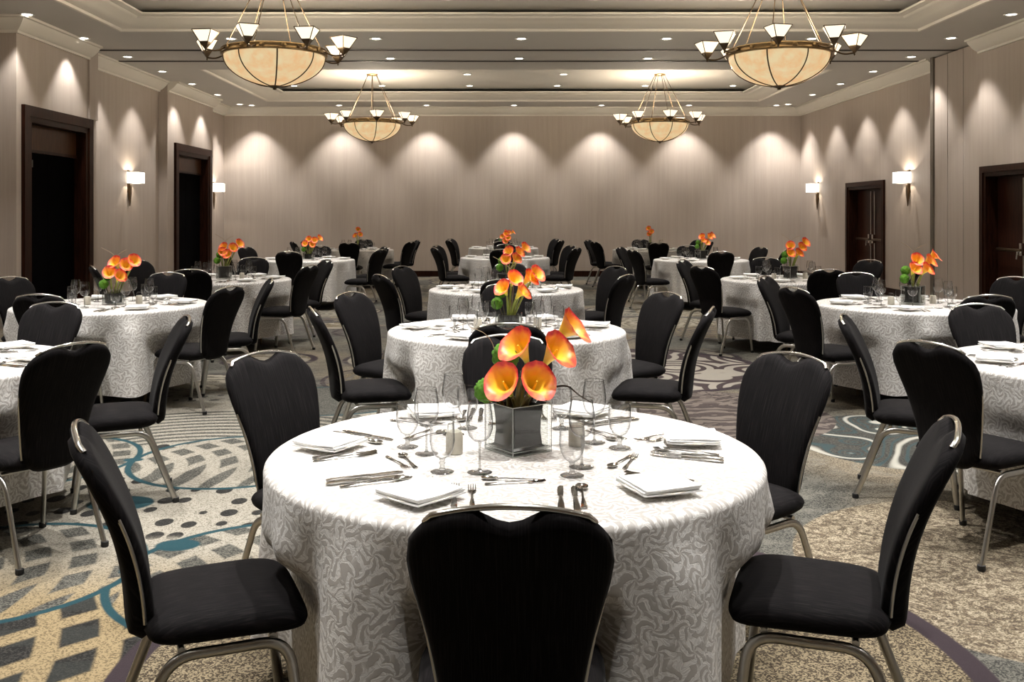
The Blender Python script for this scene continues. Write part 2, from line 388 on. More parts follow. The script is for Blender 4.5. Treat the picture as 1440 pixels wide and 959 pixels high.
# doors
def door_left(idx, x, d, sign):
    d0, d1, dh = d
    fr = MB(); w = .16; out = .05
    fr.box(x-T, x+.03, d0, d0+.08, 0, dh-.08).box(x-T, x+.03, d1-.08, d1, 0, dh-.08).box(x-T, x+.03, d0, d1, dh-.08, dh)
    fr.box(x, x+out, d0-w+.02, d0, 0, dh).box(x, x+out, d1, d1+w-.02, 0, dh).box(x, x+out, d0-w+.02, d1+w-.02, dh, dh+w-.02)
    r = struct('door_%d' % idx, fr, M_wood)
    struct('transom_panel', MB().box(x-.16, x-.12, d0+.08, d1-.08, 2.38, dh-.08), M_wood2, r)
    struct('lintel', MB().box(x-.20, x-.11, d0+.08, d1-.08, 2.34, 2.38), M_wood, r)
    for a, b in ((d0+.08, (d0+d1)/2-.004), ((d0+d1)/2+.004, d1-.08)):
        lf = struct('door_leaf', MB().box(x-.20, x-.15, a, b, .01, 2.34), M_void, r)  # black sheets: darkness of the unlit space beyond the doorway, put into colour
    if sign: struct('door_closer', MB().box(x-.15, x-.11, d0+.16, d0+.40, 2.14, 2.24), plain('dull_black_metal', (.014,.014,.015), .5), r)  # blank dark plaque high in the opening, in place of a sign
door_left(1, XA, DL1, True); door_left(2, XCl, DL2, False)
def door_right(idx, x, d):
    d0, d1, dh = d; fr = MB(); w = .09; out = .04
    fr.box(x-.02, x+T, d0, d0+.06, 0, dh-.06).box(x-.02, x+T, d1-.06, d1, 0, dh-.06).box(x-.02, x+T, d0, d1, dh-.06, dh)
    fr.box(x-out, x, d0-w, d0, 0, dh).box(x-out, x, d1, d1+w, 0, dh).box(x-out, x, d0-w, d1+w, dh, dh+w)
    r = struct('door_%d' % idx, fr, M_wood)
    mid = (d0+d1)/2
    for s, a, b in ((1, d0+.06, mid-.004), (-1, mid+.004, d1-.06)):
        lf = struct('door_leaf', MB().box(x+.16, x+.21, a, b, .01, dh-.06), mat_wood('walnut_leaf', (.018,.007,.005), (.040,.014,.008), .3), r)
        e = b if s > 0 else a
        q = MB().sweep([(x+.10, a+.08, 1.0), (x+.10, b-.08, 1.0)], .013, .022)
        struct('panic_bar', q, M_bronze, lf, 40)
        ee = e - s*.09
        struct('door_rod', MB().sweep([(x+.145, ee, .05), (x+.145, ee, dh-.1)], .009), M_steel, lf, 40)
        struct('door_handle', MB().box(x+.10, x+.16, ee-.03, ee+.03, .93, 1.10).sweep([(x+.11, ee, .98), (x+.06, ee, .98), (x+.06, ee-s*.02, .88)], .012), M_chrome, lf, 40)
door_right(3, XRf, DR1); door_right(4, XR, DR2)

# ------------------------------------------------------------------ lamps
def spot(par, loc, power, size, blend, col, rad=.04, tilt=None):
    l = bpy.data.lights.new('lamp', 'SPOT'); l.energy = power; l.spot_size = radians(size); l.spot_blend = blend; l.color = col; l.shadow_soft_size = rad
    o = link('lamp', l, par); o.location = loc
    if tilt: o.rotation_euler = tilt
    return o
def point(par, loc, power, col, rad=.03):
    l = bpy.data.lights.new('bulb', 'POINT'); l.energy = power; l.color = col; l.shadow_soft_size = rad
    o = link('bulb', l, par); o.location = loc; return o
WARM = (1.0,.90,.76); WHITE = (1.0,.968,.93)
ringm = MB().lathe([(.066,.0),(.092,-.002),(.094,-.008),(.086,-.012),(.064,-.006),(.060,.0)], 24).mesh('trim_ring', M_white, 60)
lensm = MB().lathe([(.0,-.0035),(.060,-.0035),(.060,-.0005),(0,-.0005)], 20).mesh('lens', M_lens, 60)
KD = [('trim_ring', ringm, None, None), ('lens', lensm, None, 'bright lit lens')]
def downlight(x, y, h, label, grp, power, size=78, blend=.7, col=WHITE, tilt=None, rad=.05):
    r = make('recessed_downlight', KD, label, 'ceiling light', (x, y, h), 0, grp)
    spot(r, (0,0,-.02), power, size, blend, col, rad, tilt)
P_WALL, P_GEN = 265, 265
num = ['nearest', 'second', 'third', 'fourth', 'fifth', 'sixth', 'seventh', 'eighth', 'ninth', 'tenth', 'eleventh', 'twelfth', 'thirteenth', 'fourteenth', 'fifteenth']
wl = [22.25, 20.5, 18.8, 17.15, 15.55, 13.9, 12.25, 10.55, 8.9, 7.25, 5.6, 3.95, 2.3, .65]
far_n = ['farthest', 'second farthest', 'third farthest', 'fourth farthest', 'fifth farthest', 'sixth farthest', 'seventh farthest'] + ['%s nearest' % w if w != 'nearest' else w for w in ['seventh','sixth','fifth','fourth','third','second','nearest']]
for i, y in enumerate(wl):
    xl = -6.06 - .02*max(0, (y-14)/8)
    if i >= 7: xl = -6.3
    downlight(xl, y, HS, 'lit recessed downlight along the left wall, %s from the camera' % far_n[i], 'downlights along the left wall', P_WALL*.72, 84, .5)
    downlight(6.63 if y > 15 else 6.5, y, HS, 'lit recessed downlight along the right wall, %s from the camera' % far_n[i], 'downlights along the right wall', P_WALL*.72, 84, .5)
pos = ['first', 'second', 'third', 'fourth', 'fifth', 'sixth', 'seventh']
for i in range(7):
    downlight(.28+(i-3)*2.05, 22.5, HS, 'small recessed downlight washing the back wall, %s from the left' % pos[i], 'downlights along the back wall', P_WALL*1.05, 88, .55)
def row(y, xs, h, what, power=P_GEN):
    for i, x in enumerate(xs):
        downlight(x, y, h, 'recessed downlight %s, %s from left' % (what, pos[i]), 'downlights across the ceiling', power)
X5 = [.28+(i-2)*2.11 for i in range(5)]
row(13.95, X5, HS, 'just in front of the ceiling tracks'); row(15.72, X5, HS, 'between the two ceiling tracks')
X6 = [.25+(i-2.5)*1.92 for i in range(6)]
row(21.0, X6, HT, 'far in the far ceiling tray', 60)
row(19.3, [-.70, 1.24], HT, 'between the far chandeliers', 60)
row(17.6, X6, HT, 'near in the far ceiling tray', 60)
row(12.5, X6, HT, 'far in the near ceiling tray'); row(10.98, [-.70, 1.24], HT, 'between the near chandeliers'); row(9.4, X6, HT, 'near in the near ceiling tray')
for y, w in ((7.6, 'above the second left and right tables'), (6.0, 'above the second center table'), (4.5, 'above the nearest side tables'), (3.0, 'above the nearest center table'), (1.4, 'above the camera'), (-.6, 'behind the camera')):
    row(y, X5, HS, w, P_GEN*(.75 if y < 2 else 1.95 if y < 7 else 1.4))

# chandeliers
def shade_kit(rho):
    # square flared shade on a bronze cone with a small finial; local origin at its foot
    gl = MB(); st = MB(); co = MB()
    def sq(r, z): return [(r*cos(a), r*sin(a), z) for a in (pi/4, 3*pi/4, 5*pi/4, 7*pi/4)]
    gl.loft([sq(.066,.075), sq(.152,.195)], cap=False); gl.loft([sq(.060,.076), sq(.146,.195)], cap=False)
    for a in (pi/4, 3*pi/4, 5*pi/4, 7*pi/4):
        st.sweep([(.067*cos(a), .067*sin(a), .073), (.154*cos(a), .154*sin(a), .197)], .0055, n=5)
        b = a+pi/2; st.sweep([(.153*cos(a), .153*sin(a), .196), (.153*cos(b), .153*sin(b), .196)], .0055, n=5)
    co.loft([sq(.070,.078), sq(.068,.066), sq(.012,.0)]); co.lathe([(0,.005),(.010,0),(.006,-.008),(.010,-.018),(.006,-.028),(0,-.032)], 10)
    return gl, st, co
def chandelier(x, y, th0, rod0, label):
    hz = 3.335; r = thing('chandelier', label, 'chandelier', (x, y, hz), 0, 'bowl chandeliers')
    R = .58
    link('ring', MB().lathe([(R-.02,-.035),(R+.012,-.035),(R+.022,-.02),(R+.012,-.01),(R+.012,.02),(R+.022,.03),(R+.012,.042),(R-.02,.042),(R-.02,-.035)], 64).mesh('ring', M_brass, 50), r)
    for k in range(16):
        a = 2*pi*k/16
        b = MB().lathe([(.0,-.0),(.028,.0),(.030,.008),(.02,.014),(0,.016)], 12)
        b.xf(Matrix.Rotation(a, 4, 'Z') @ Matrix.Translation((R+.010,0,.005)) @ Matrix.Rotation(pi/2, 4, 'Y'))
        link('rosette', b.mesh('rosette', M_brass, 40), r)
    pr = []
    for k in range(17):
        t = k/16*pi/2; pr.append(((R-.015)*cos(t)**1.12 if k < 16 else 0, -.03-.345*sin(t)))
    bowl = link('bowl', MB().lathe(pr, 64).mesh('bowl', M_bowl, 80), r)
    for k in range(8):
        a = radians(16+45*k) - pi/2
        link('rib', MB().sweep([((p+.006)*cos(a), (p+.006)*sin(a), z-.004) for p, z in pr], .008, .006, 6).mesh('rib', M_bronze, 60), r)
    link('finial', MB().lathe([(0,-.365),(.075,-.367),(.08,-.379),(.05,-.39),(.02,-.397),(.022,-.411),(0,-.417)], 20).mesh('finial', M_bronze, 50), r)
    ch = HT - hz
    link('canopy', MB().lathe([(0,ch-.03),(.10,ch-.03),(.115,ch-.018),(.115,ch),(0,ch)], 28).mesh('canopy', M_brass, 50), r)
    for k in range(6):
        a = radians(rod0+60*k)
        link('rod', MB().sweep([(.10*cos(a), .10*sin(a), ch-.02), (.52*cos(a), .52*sin(a), .10), (.56*cos(a), .56*sin(a), .035)], .0058, n=6).mesh('rod', M_bronze, 60), r)
    gl, st, co = shade_kit(0); mg, ms, mc = gl.mesh('shade', M_shade, 20), st.mesh('shade_frame', M_bronze, 30), co.mesh('shade_cone', M_bronze, 30)
    for k in range(8):
        a = radians(th0+45*k) - pi/2; ca, sa = cos(a), sin(a)
        rr = .81
        arm = link('arm', MB().sweep(fillet([(R*ca, R*sa, .01), ((R+.12)*ca, (R+.12)*sa, -.045), (rr*ca, rr*sa, -.03)], .06), .010, n=8).mesh('arm', M_bronze, 60), r)
        for nm, me in (('shade', mg), ('shade_frame', ms), ('shade_cone', mc)):
            q = link(nm, me, arm); q.location = (rr*ca, rr*sa, -.03); q.rotation_euler = (0,0,a+pi/4+.25*((k%3)-1))
        point(arm, (rr*ca, rr*sa, .17), 7, WARM, .03)
    point(r, (0,0,.16), 130, (1.0,.86,.66), .15)
chandelier(-2.60, 10.98, -7, 20, 'large brass bowl chandelier at the near left of the ceiling')
chandelier(3.17, 10.98, -17, 5, 'large brass bowl chandelier at the near right of the ceiling')
chandelier(-2.61, 19.3, 14, 40, 'brass bowl chandelier at the far left, by the back wall')
chandelier(3.17, 19.3, 5, 40, 'brass bowl chandelier at the far right, by the back wall')

# sconces
def sconce(x, y, z, side, label):
    r = thing('wall_sconce', label, 'wall lamp', (x, y, z), 0 if side < 0 else pi, 'wall sconces')
    # local +x points into the room
    link('back_plate', MB().box(0,.018,-.045,.045,-.26,.13).mesh('back_plate', M_bronze, 0), r)
    w = .15; e = .235
    sh = MB(); sh.box(.035,.039,-w,w,-.10,.10).box(e-.004,e,-w,w,-.10,.10).box(.039,e-.004,-w,-w+.004,-.10,.10).box(.039,e-.004,w-.004,w,-.10,.10)
    link('lamp_shade', sh.mesh('lamp_shade', M_sconce, 0), r)
    fr = MB()
    for zz in (-.10,.10):
        for a, b in (((.035,-w,zz),(e,-w,zz)),((.035,w,zz),(e,w,zz)),((.035,-w,zz),(.035,w,zz)),((e,-w,zz),(e,w,zz))): fr.sweep([a,b], .004, n=5)
    link('shade_frame', fr.mesh('shade_frame', M_steel, 30), r)
    def rct(a, b, zz): return [(.03-a, -b, zz), (.03+a, -b, zz), (.03+a, b, zz), (.03-a, b, zz)]
    link('tapered_stem', MB().loft([rct(.004,.006,-.50), rct(.020,.032,-.30), rct(.022,.036,-.14), rct(.012,.02,-.11)]).mesh('tapered_stem', M_bronze, 30), r)
    point(r, (.13,0,.03), 16, (1.0,.88,.72), .012)
sconce(XBl, 16.95, 2.14, -1, 'lit rectangular sconce on the left wall between the two doors')
sconce(XDl, 22.1, 2.11, -1, 'lit rectangular sconce beside the far left corner')
sconce(XRf, 21.7, 2.09, 1, 'lit rectangular sconce beside the far right corner')
sconce(XRf, 16.85, 2.14, 1, 'lit rectangular sconce on the right wall near the partition')

# ------------------------------------------------------------------ chair (front faces +y)
LEAN = .235
def back_y(z):
    t = max(0, z-.40); return -.205 - LEAN*t - .10*t*t + .03*sin(min(1, t/.5)*pi)
def back_mesh():
    U, V = 22, 26; T_ = .062
    W = [(0,.128),(.10,.142),(.25,.152),(.45,.169),(.62,.186),(.76,.199),(.88,.205),(1,.198)]
    def w(v):
        for (a, b), (c, d) in zip(W, W[1:]):
            if v <= c:
                t = (v-a)/(c-a); t = t*t*(3-2*t) if 0 else t; return b+(d-b)*t
        return W[-1][1]
    def top(u):
        x = abs(u); return .944 - .074*x**4.6 - .031*max(0, cos(min(1, x/.38)*pi/2))**1.4
    def bot(u): return .385 + .05*abs(u)**5
    rows = {}
    mb = MB()
    for side in (1, -1):
        vs = []; 
        for j in range(V+1):
            v = j/V
            for i in range(U+1):
                u = -1 + 2*i/U; u = sin(u*pi/2)*.55+u*.45
                vv = .5-.5*cos(v*pi)*.6 + (v-.5)*.4 if 0 else v
                z = bot(u) + (top(u)-bot(u))*vv
                x = u*w(vv)
                eu = max(0, 1-abs(u)**8)**.33; ev = max(0, 1-abs(2*vv-1)**14)**.4
                t = T_*.5*eu*ev*(1.15-.25*vv)
                y = back_y(z) + side*t - .012*(1-u*u)
                vs.append((x, y, z))
        fs = [(j*(U+1)+i, j*(U+1)+i+1, (j+1)*(U+1)+i+1, (j+1)*(U+1)+i) for j in range(V) for i in range(U)]
        if side < 0: fs = [f[::-1] for f in fs]
        mb.add(vs, fs)
    return mb, w
bmb, wfun = back_mesh()
import bmesh
def weld(me, d=.0004):
    bm = bmesh.new(); bm.from_mesh(me); bmesh.ops.remove_doubles(bm, verts=bm.verts, dist=d)
    bmesh.ops.recalc_face_normals(bm, faces=bm.faces); bm.to_mesh(me); bm.free()
    me.polygons.foreach_set('use_smooth', [True]*len(me.polygons)); return me
me_back = weld(bmb.mesh('backrest', M_fab, 0))
def seat_mesh():
    U = 20; mb = MB()
    for side in (1, -1):
        vs = []
        for j in range(U+1):
            b = -1+2*j/U; b = sin(b*pi/2)*.6+b*.4
            for i in range(U+1):
                a = -1+2*i/U; a = sin(a*pi/2)*.6+a*.4
                # round the plan corners
                k = 1-.10*(abs(a)*abs(b))**4
                x = a*(.215 + .012*b)*k; y = b*.212*k
                e = (max(0,1-abs(a)**5.5)**.55)*(max(0,1-abs(b)**5.5)**.55)
                z = .432 + side*e*.047 + (.008*(1-a*a)*(1-b*b) if side > 0 else 0) - (.012*max(0,b)**3)
                vs.append((x, y, z))
        fs = [(j*(U+1)+i, j*(U+1)+i+1, (j+1)*(U+1)+i+1, (j+1)*(U+1)+i) for j in range(U) for i in range(U)]
        if side < 0: fs = [f[::-1] for f in fs]
        mb.add(vs, fs)
    return mb
me_seat = weld(seat_mesh().mesh('seat', M_fab, 0))
def handle_mesh():
    pts = []
    for i in range(21):
        x = -.150+.30*i/20; z = .946 - .022*(abs(x)/.150)**2
        pts.append((x, back_y(z)-.012*(1-(x/.2)**2), z))
    ends = [(-.164, back_y(.90), .908)], [(.164, back_y(.90), .908)]
    return MB().sweep(ends[0]+pts+ends[1], .0065, .008, 8, up=(0,-1,.3))
me_handle = handle_mesh().mesh('handle', M_chrome, 60)
def rail_mesh(s):
    pts = []
    for i in range(15):
        z = .45+.29*i/14; v = (z-.40)/(.915-.40); pts.append((s*(wfun(max(0,v))-.001), back_y(z)+.002, z))
    return MB().sweep(pts, .0050, .0050, 8, up=(0,1,0))
me_rail = [rail_mesh(s).mesh('side_rail', M_steel, 60) for s in (-1, 1)]
def leg_mesh(s, fr):
    if fr: pts = [(s*.185, -.01, .372), (s*.190, .150, .374), (s*.205, .195, .02)]
    else: pts = [(s*.185, -.01, .372), (s*.185, -.150, .374), (s*.200, -.285, .02)]
    return MB().sweep(fillet(pts, .075, 8), .0100, .0150, 10, up=(0,.3,1) )
def glide(s, fr):
    y = .197 if fr else -.290
    return MB().lathe([(0,0),(.015,0),(.017,.006),(.017,.024),(0,.024)], 10, (s*(.205 if fr else .200), y, 0))
KC = [('seat', me_seat, None, None), ('backrest', me_back, None, None), ('handle', me_handle, 1, 'chrome grip bar'),
      ('side_rail', me_rail[0], 1, None), ('side_rail', me_rail[1], 1, None)]
for s in (-1, 1):
    for fr in (1, 0):
        KC.append(('leg', leg_mesh(s, fr).mesh('leg', M_steel, 60), None, None))
        KC.append(('foot_cap', glide(s, fr).mesh('foot_cap', M_rub, 60), len(KC)-1, None))
KC.append(('under_frame', MB().sweep([(-.185,-.12,.385),(.185,-.12,.385)], .010, n=8).sweep([(-.185,.11,.385),(.185,.11,.385)], .010, n=8).mesh('under_frame', M_steel, 60), None, None))
TOPY = back_y(.944)

# ------------------------------------------------------------------ tableware kits
def glass_kit(prof_bowl, prof_stem, prof_foot, parts=True):
    a = MB().lathe(prof_bowl, 24); b = MB().lathe(prof_stem, 12); c = MB().lathe(prof_foot, 24)
    if parts: return [('bowl', a.mesh('bowl', M_glass, 80), None, None), ('stem', b.mesh('stem', M_sglass, 80), None, None), ('foot', c.mesh('foot', M_glass, 80), None, None),
        ('rim', MB().lathe([(prof_bowl[-1][0]+.0009*cos(q*pi/3), prof_bowl[-1][1]+.0009*sin(q*pi/3)) for q in range(7)], 28).mesh('rim', M_sglass, 80), 0, None)]
    a.add(b.v, b.f); a.add(c.v, c.f); return [(None, a.mesh('glass', M_glass, 80), None, None)]
wb = [(.004,.088),(.018,.092),(.030,.104),(.0375,.125),(.0385,.145),(.036,.170),(.031,.200),(.0312,.2015)]
ws = [(.006,.004),(.0035,.015),(.003,.05),(.0035,.08),(.006,.090)]
wf = [(0,0),(.034,0),(.036,.0015),(.030,.003),(.010,.005),(.004,.010)]
gb = [(.010,.040),(.022,.048),(.032,.066),(.036,.090),(.0355,.115),(.034,.142),(.0342,.1428)]
gs = [(.012,.006),(.007,.014),(.0065,.022),(.010,.027),(.0065,.032),(.010,.041)]
gf = [(0,0),(.032,0),(.034,.002),(.028,.005),(.012,.009)]
K_wine = glass_kit(wb, ws, wf); K_gob = glass_kit(gb, gs, gf); K_wine1 = glass_kit(wb, ws, wf, False); K_gob1 = glass_kit(gb, gs, gf, False)
def strip(prof, th=.0016):
    # prof: (y, half width, z) list -> thin lofted bar along y
    return MB().loft([[(-w,y,z),(-w*.6,y,z+th),(w*.6,y,z+th),(w,y,z),(w*.6,y,z-th*.3),(-w*.6,y,z-th*.3)] for y, w, z in prof])
HD = [(-.10,.006,.002),(-.095,.0085,.003),(-.06,.0065,.004),(-.02,.0035,.005),(.02,.0032,.006)]
def fork(k=1):
    h = strip(HD+[(.035,.005,.005),(.048,.0105,.003),(.058,.0115,.0025)], .0018)
    hd = MB()
    for i in range(4):
        x = -.0095+.0063*i; hd.add(strip([(.057,.0018,.0025),(.08,.0016,.003),(.100,.0009,.006)], .0015).xf(Matrix.Translation((x,0,0))).v, [])
        hd.v = hd.v[:-18]; q = strip([(.055,.0020,.0025),(.08,.0018,.003),(.100,.0010,.006)], .0015).xf(Matrix.Translation((x,0,0))); hd.add(q.v, q.f)
    m_ = Matrix.Scale(k, 4)
    return [('handle', h.xf(m_).mesh('handle', M_silver, 40), None, None), ('tines', hd.xf(m_).mesh('tines', M_silver, 40), None, None)]
def spoon(k=1, oval=1):
    h = strip(HD+[(.045,.0045,.005),(.052,.006,.004)], .0018); bw = MB(); rings = []
    for r, z in ((0,.0015),(.5,.0018),(.85,.004),(1,.0075),(1.0,.0085),(.8,.0050),(.45,.0030),(0,.0026)):
        rings.append([(max(r,.01)*.0175*cos(2*pi*j/18), .078+max(r,.01)*.028*oval*sin(2*pi*j/18), z) for j in range(18)])
    bw.loft(rings, cap=False); m_ = Matrix.Scale(k, 4)
    return [('handle', h.xf(m_).mesh('handle', M_silver, 40), None, None), ('bowl', bw.xf(m_).mesh('bowl', M_silver, 80), None, None)]
def knife(k=1):
    h = strip([(-.115,.007,.003),(-.10,.0095,.004),(-.05,.008,.004),(0,.0065,.004),(.012,.006,.003)], .003)
    b = MB().loft([[(-w,y,.002),(w2,y,.002),(w2,y,.0035),(-w,y,.0045)] for y, w, w2 in ((.008,.005,.005),(.02,.008,.007),(.06,.009,.008),(.09,.008,.008),(.108,.002,.0075))])
    m_ = Matrix.Scale(k, 4)
    return [('handle', h.xf(m_).mesh('handle', M_silver, 40), None, None), ('blade', b.xf(m_).mesh('blade', M_silver, 30), None, None)]
K_fork, K_dfork, K_spoon, K_dspoon, K_knife = fork(), fork(.85), spoon(), spoon(.85), knife()
pl = MB().lathe([(0,.006),(.055,.006),(.062,.008),(.088,.0175),(.090,.0190),(.087,.0200),(.062,.0115),(.050,.0100),(0,.0098)], 36)
K_plate = [(None, pl.mesh('bread_plate', M_china, 60), None, None)]
# fix: plate foot
pl2 = MB().lathe([(0,0),(.050,0),(.052,.004),(.088,.0165),(.0905,.0185),(.087,.0195),(.060,.0115),(.050,.0100),(0,.0098)], 36)
K_plate = [(None, pl2.mesh('bread_plate', M_china, 60), None, None)]
def napkin():
    mb = MB(); s = .084; z = .012
    for k in range(3):
        sx = s-.002*k; dx = .004*(k%2)-.002*k; n = 9; g = []
        for side in (0, 1):
            for j in range(n):
                for i in range(n):
                    a, b = -1+2*i/(n-1), -1+2*j/(n-1)
                    edge = max(abs(a), abs(b))**6
                    zz = z + (.0062 if side else 0)*(1-.35*edge) + .0030*(abs(a)**2+abs(b)**2)/2 + .0015*sin(3*a+k)*cos(2*b-k)
                    g.append((a*sx+dx, b*sx+dx*.5, zz))
        q = lambda sd, i, j: sd*n*n+j*n+i
        fs = []
        for j in range(n-1):
            for i in range(n-1):
                fs.append((q(1,i,j), q(1,i+1,j), q(1,i+1,j+1), q(1,i,j+1))); fs.append((q(0,i,j), q(0,i,j+1), q(0,i+1,j+1), q(0,i+1,j)))
        for i in range(n-1):
            fs += [(q(0,i,0),q(0,i+1,0),q(1,i+1,0),q(1,i,0)), (q(0,i,n-1),q(1,i,n-1),q(1,i+1,n-1),q(0,i+1,n-1)), (q(0,0,i),q(1,0,i),q(1,0,i+1),q(0,0,i+1)), (q(0,n-1,i),q(0,n-1,i+1),q(1,n-1,i+1),q(1,n-1,i))]
        mb.add(g, fs); z += .0060
    return mb
K_nap = [(None, napkin().mesh('napkin', M_nap, 50), None, None)]
K_shk = [('body', MB().lathe([(0,0),(.024,0),(.0265,.003),(.0265,.055),(.0225,.068),(0,.068)], 20).mesh('body', M_frost, 40), None, 'frosted beige body'),
         ('cap', MB().lathe([(.0,.068),(.0215,.068),(.0215,.084),(.019,.092),(.008,.095),(0,.095)], 20).mesh('cap', M_vglass, 40), None, None)]
def rbox(a, z0, z1, c=.006):
    return lambda s_, z: [(x*s_, y*s_, z) for x, y in ((-1,-1),(1,-1),(1,1),(-1,1))]
def sqr(a, z, rot=0, c=.1):
    pts = []
    for k in range(4):
        for d in (-1, 1):
            ang = k*pi/2+pi/4; cx, cy = cos(ang)*a*sqrt(2), sin(ang)*a*sqrt(2)
            t = (-sin(ang), cos(ang)); pts.append((cx*(1-c*.5)+t[0]*d*a*c*.7, cy*(1-c*.5)+t[1]*d*a*c*.7, z))
    return pts
def vase_square(a=.075, h=.150):
    gl = MB().loft([sqr(a,0), sqr(a,h), sqr(a-.006,h), sqr(a-.006,.014)], cap=True)
    ln = MB(); n = 12
    def wv(k, z): return sqr(a-.017+.003*sin(k), z, c=.05)
    ln.loft([sqr(a-.013,.0155,c=.05), sqr(a-.020,.022,c=.05), sqr(a-.024,.06,c=.05), sqr(a-.023,.10,c=.05), sqr(a-.018,h-.006,c=.05), sqr(a-.023,h-.005,c=.05), sqr(a-.026,h-.03,c=.05)])
    ed = MB(); q = a-.001
    for sx in (-1, 1):
        for sy in (-1, 1): ed.sweep([(sx*q, sy*q, 0), (sx*q, sy*q, h)], .0014, n=6)
    P4 = [(q,q),(-q,q),(-q,-q),(q,-q),(q,q)]
    for z in (.003, .014, h):
        for i in range(4): ed.sweep([(*P4[i], z), (*P4[i+1], z)], .0012, n=6)
    return [('glass_cube', gl.mesh('glass_cube', M_vglass, 20), None, None), ('glass_edge', ed.mesh('glass_edge', M_gedge, 60), 0, None), ('liner', ln.mesh('liner', M_liner, 30), None, 'dark grey wrapped liner')]
def vase_round(r=.088, h=.105):
    gl = MB().lathe([(0,0),(r,0),(r,h),(r-.005,h),(r-.005,.012),(0,.012)], 32)
    ln = MB().lathe([(0,.013),(r-.020,.013),(r-.018,h-.012),(r-.026,h-.012),(r-.03,h-.03),(0,h-.03)], 28)
    return [('glass_cylinder', gl.mesh('glass_cylinder', M_vglass, 40), None, None), ('liner', ln.mesh('liner', M_liner, 40), None, 'dark grey wrapped liner')]
K_vs, K_vr = vase_square(), vase_round()

# calla bloom: axis +z from the throat, lip opens toward +x
def calla_meshes():
    U, V = 28, 14; vs = []; uvs = []
    for j in range(V+1):
        v = j/V
        for i in range(U+1):
            a = 2*pi*i/U
            r = .007 + .016*v + .022*v**2.0
            flare = 1+.35*v**4*max(0, cos(a))
            tip = -.030*v**3*max(0, cos(a)) + .030*v**3*max(0,-cos(a))**1.5*.5
            x = r*flare*cos(a) + .020*v**2 - .006*v**5*(cos(a) < -.6); y = r*(1+.10*v)*sin(a)
            z = .088*v + tip - .012*v**8*abs(sin(a))
            if abs(a-pi) < .35: x += .006*v
            vs.append((x, y, z)); uvs.append((i/U, v))
    fs = [(j*(U+1)+i, j*(U+1)+i+1, (j+1)*(U+1)+i+1, (j+1)*(U+1)+i) for j in range(V) for i in range(U)]
    me = bpy.data.meshes.new('bloom'); me.from_pydata(vs, [], fs); me.update()
    ul = me.uv_layers.new(name='UVMap')
    for lp in me.loops: ul.data[lp.index].uv = uvs[lp.vertex_index]
    me.polygons.foreach_set('use_smooth', [True]*len(me.polygons)); me.materials.append(M_calla)
    sp = MB().sweep([(.002,0,.01),(.006,0,.035),(.012,0,.062)], .0042, n=8, up=(0,1,0), scale=[1,1,.5]).mesh('spadix', M_spadix, 60)
    return me, sp
ME_bloom, ME_spad = calla_meshes()
def calla(base, head, lip, label, grp, scale=1, dark=False):
    # base, head: world points (head = throat of the bloom), lip: direction the mouth faces
    B = Vector(base); Hd = Vector(head); D = Vector(lip).normalized()
    up = (Vector((0,0,1))*.85 + D*.60).normalized()
    r = thing('calla_lily', label, 'flower', B, 0, grp)
    mid = (B+Hd)/2 + Vector((0,0,.02)) - D*.006
    pts = [tuple(B*(1-t)**2 + mid*2*t*(1-t) + Hd*t*t - B) for t in [k/8 for k in range(9)]] + [tuple(Hd+up*.015-B)]
    link('stem', MB().sweep(pts, .0062*scale, n=8).mesh('stem', M_stemd if dark else M_stemg, 60), r)
    xax = (D - up*D.dot(up)).normalized(); yax = up.cross(xax)
    m = Matrix((xax, yax, up)).transposed().to_4x4()
    b = link('bloom', ME_bloom, r); b.matrix_local = Matrix.Translation(Hd-B) @ m @ Matrix.Scale(scale, 4)
    s = link('spadix', ME_spad, b)
    return r
def moss_mesh():
    bm = bmesh.new(); bmesh.ops.create_icosphere(bm, subdivisions=4, radius=1)
    for v in bm.verts:
        v.co *= 1+random.uniform(-.13,.13)
    me = bpy.data.meshes.new('moss'); bm.to_mesh(me); bm.free(); me.materials.append(M_moss)
    me.polygons.foreach_set('use_smooth', [True]*len(me.polygons)); return me
ME_moss = moss_mesh()
def moss(base, head, r, label, grp):
    t = thing('moss_ball', label, 'moss ball', base, 0, grp)
    B = Vector(base); Hd = Vector(head)
    link('stick', MB().sweep([(0,0,0), tuple((Hd-B)*.5+Vector((0,0,.01))), tuple(Hd-B)], .003, n=6).mesh('stick', M_stemd, 60), t)
    b = link('ball', ME_moss, t); b.location = Hd-B; b.scale = (r,)*3
def twig(pts, label, grp, mat, rad=.0022, side=None):
    P = [Vector(p) for p in pts]; out = []
    n = 6
    for i in range(len(P)-1):
        p0, p1, p2, p3 = P[max(0,i-1)], P[i], P[i+1], P[min(len(P)-1,i+2)]
        for k in range(n):
            t = k/n; out.append(.5*((2*p1)+(p2-p0)*t+(2*p0-5*p1+4*p2-p3)*t*t+(3*p1-p0-3*p2+p3)*t**3))
    out.append(P[-1]); B = P[0]
    out = [p-B for p in out]
    mb = MB().sweep(out, rad, n=6, scale=[1-.5*i/len(out) for i in range(len(out))])
    t = thing('curly_twig', label, 'twig', B, 0, grp, mb.mesh('curly_twig', mat, 60))
    return t

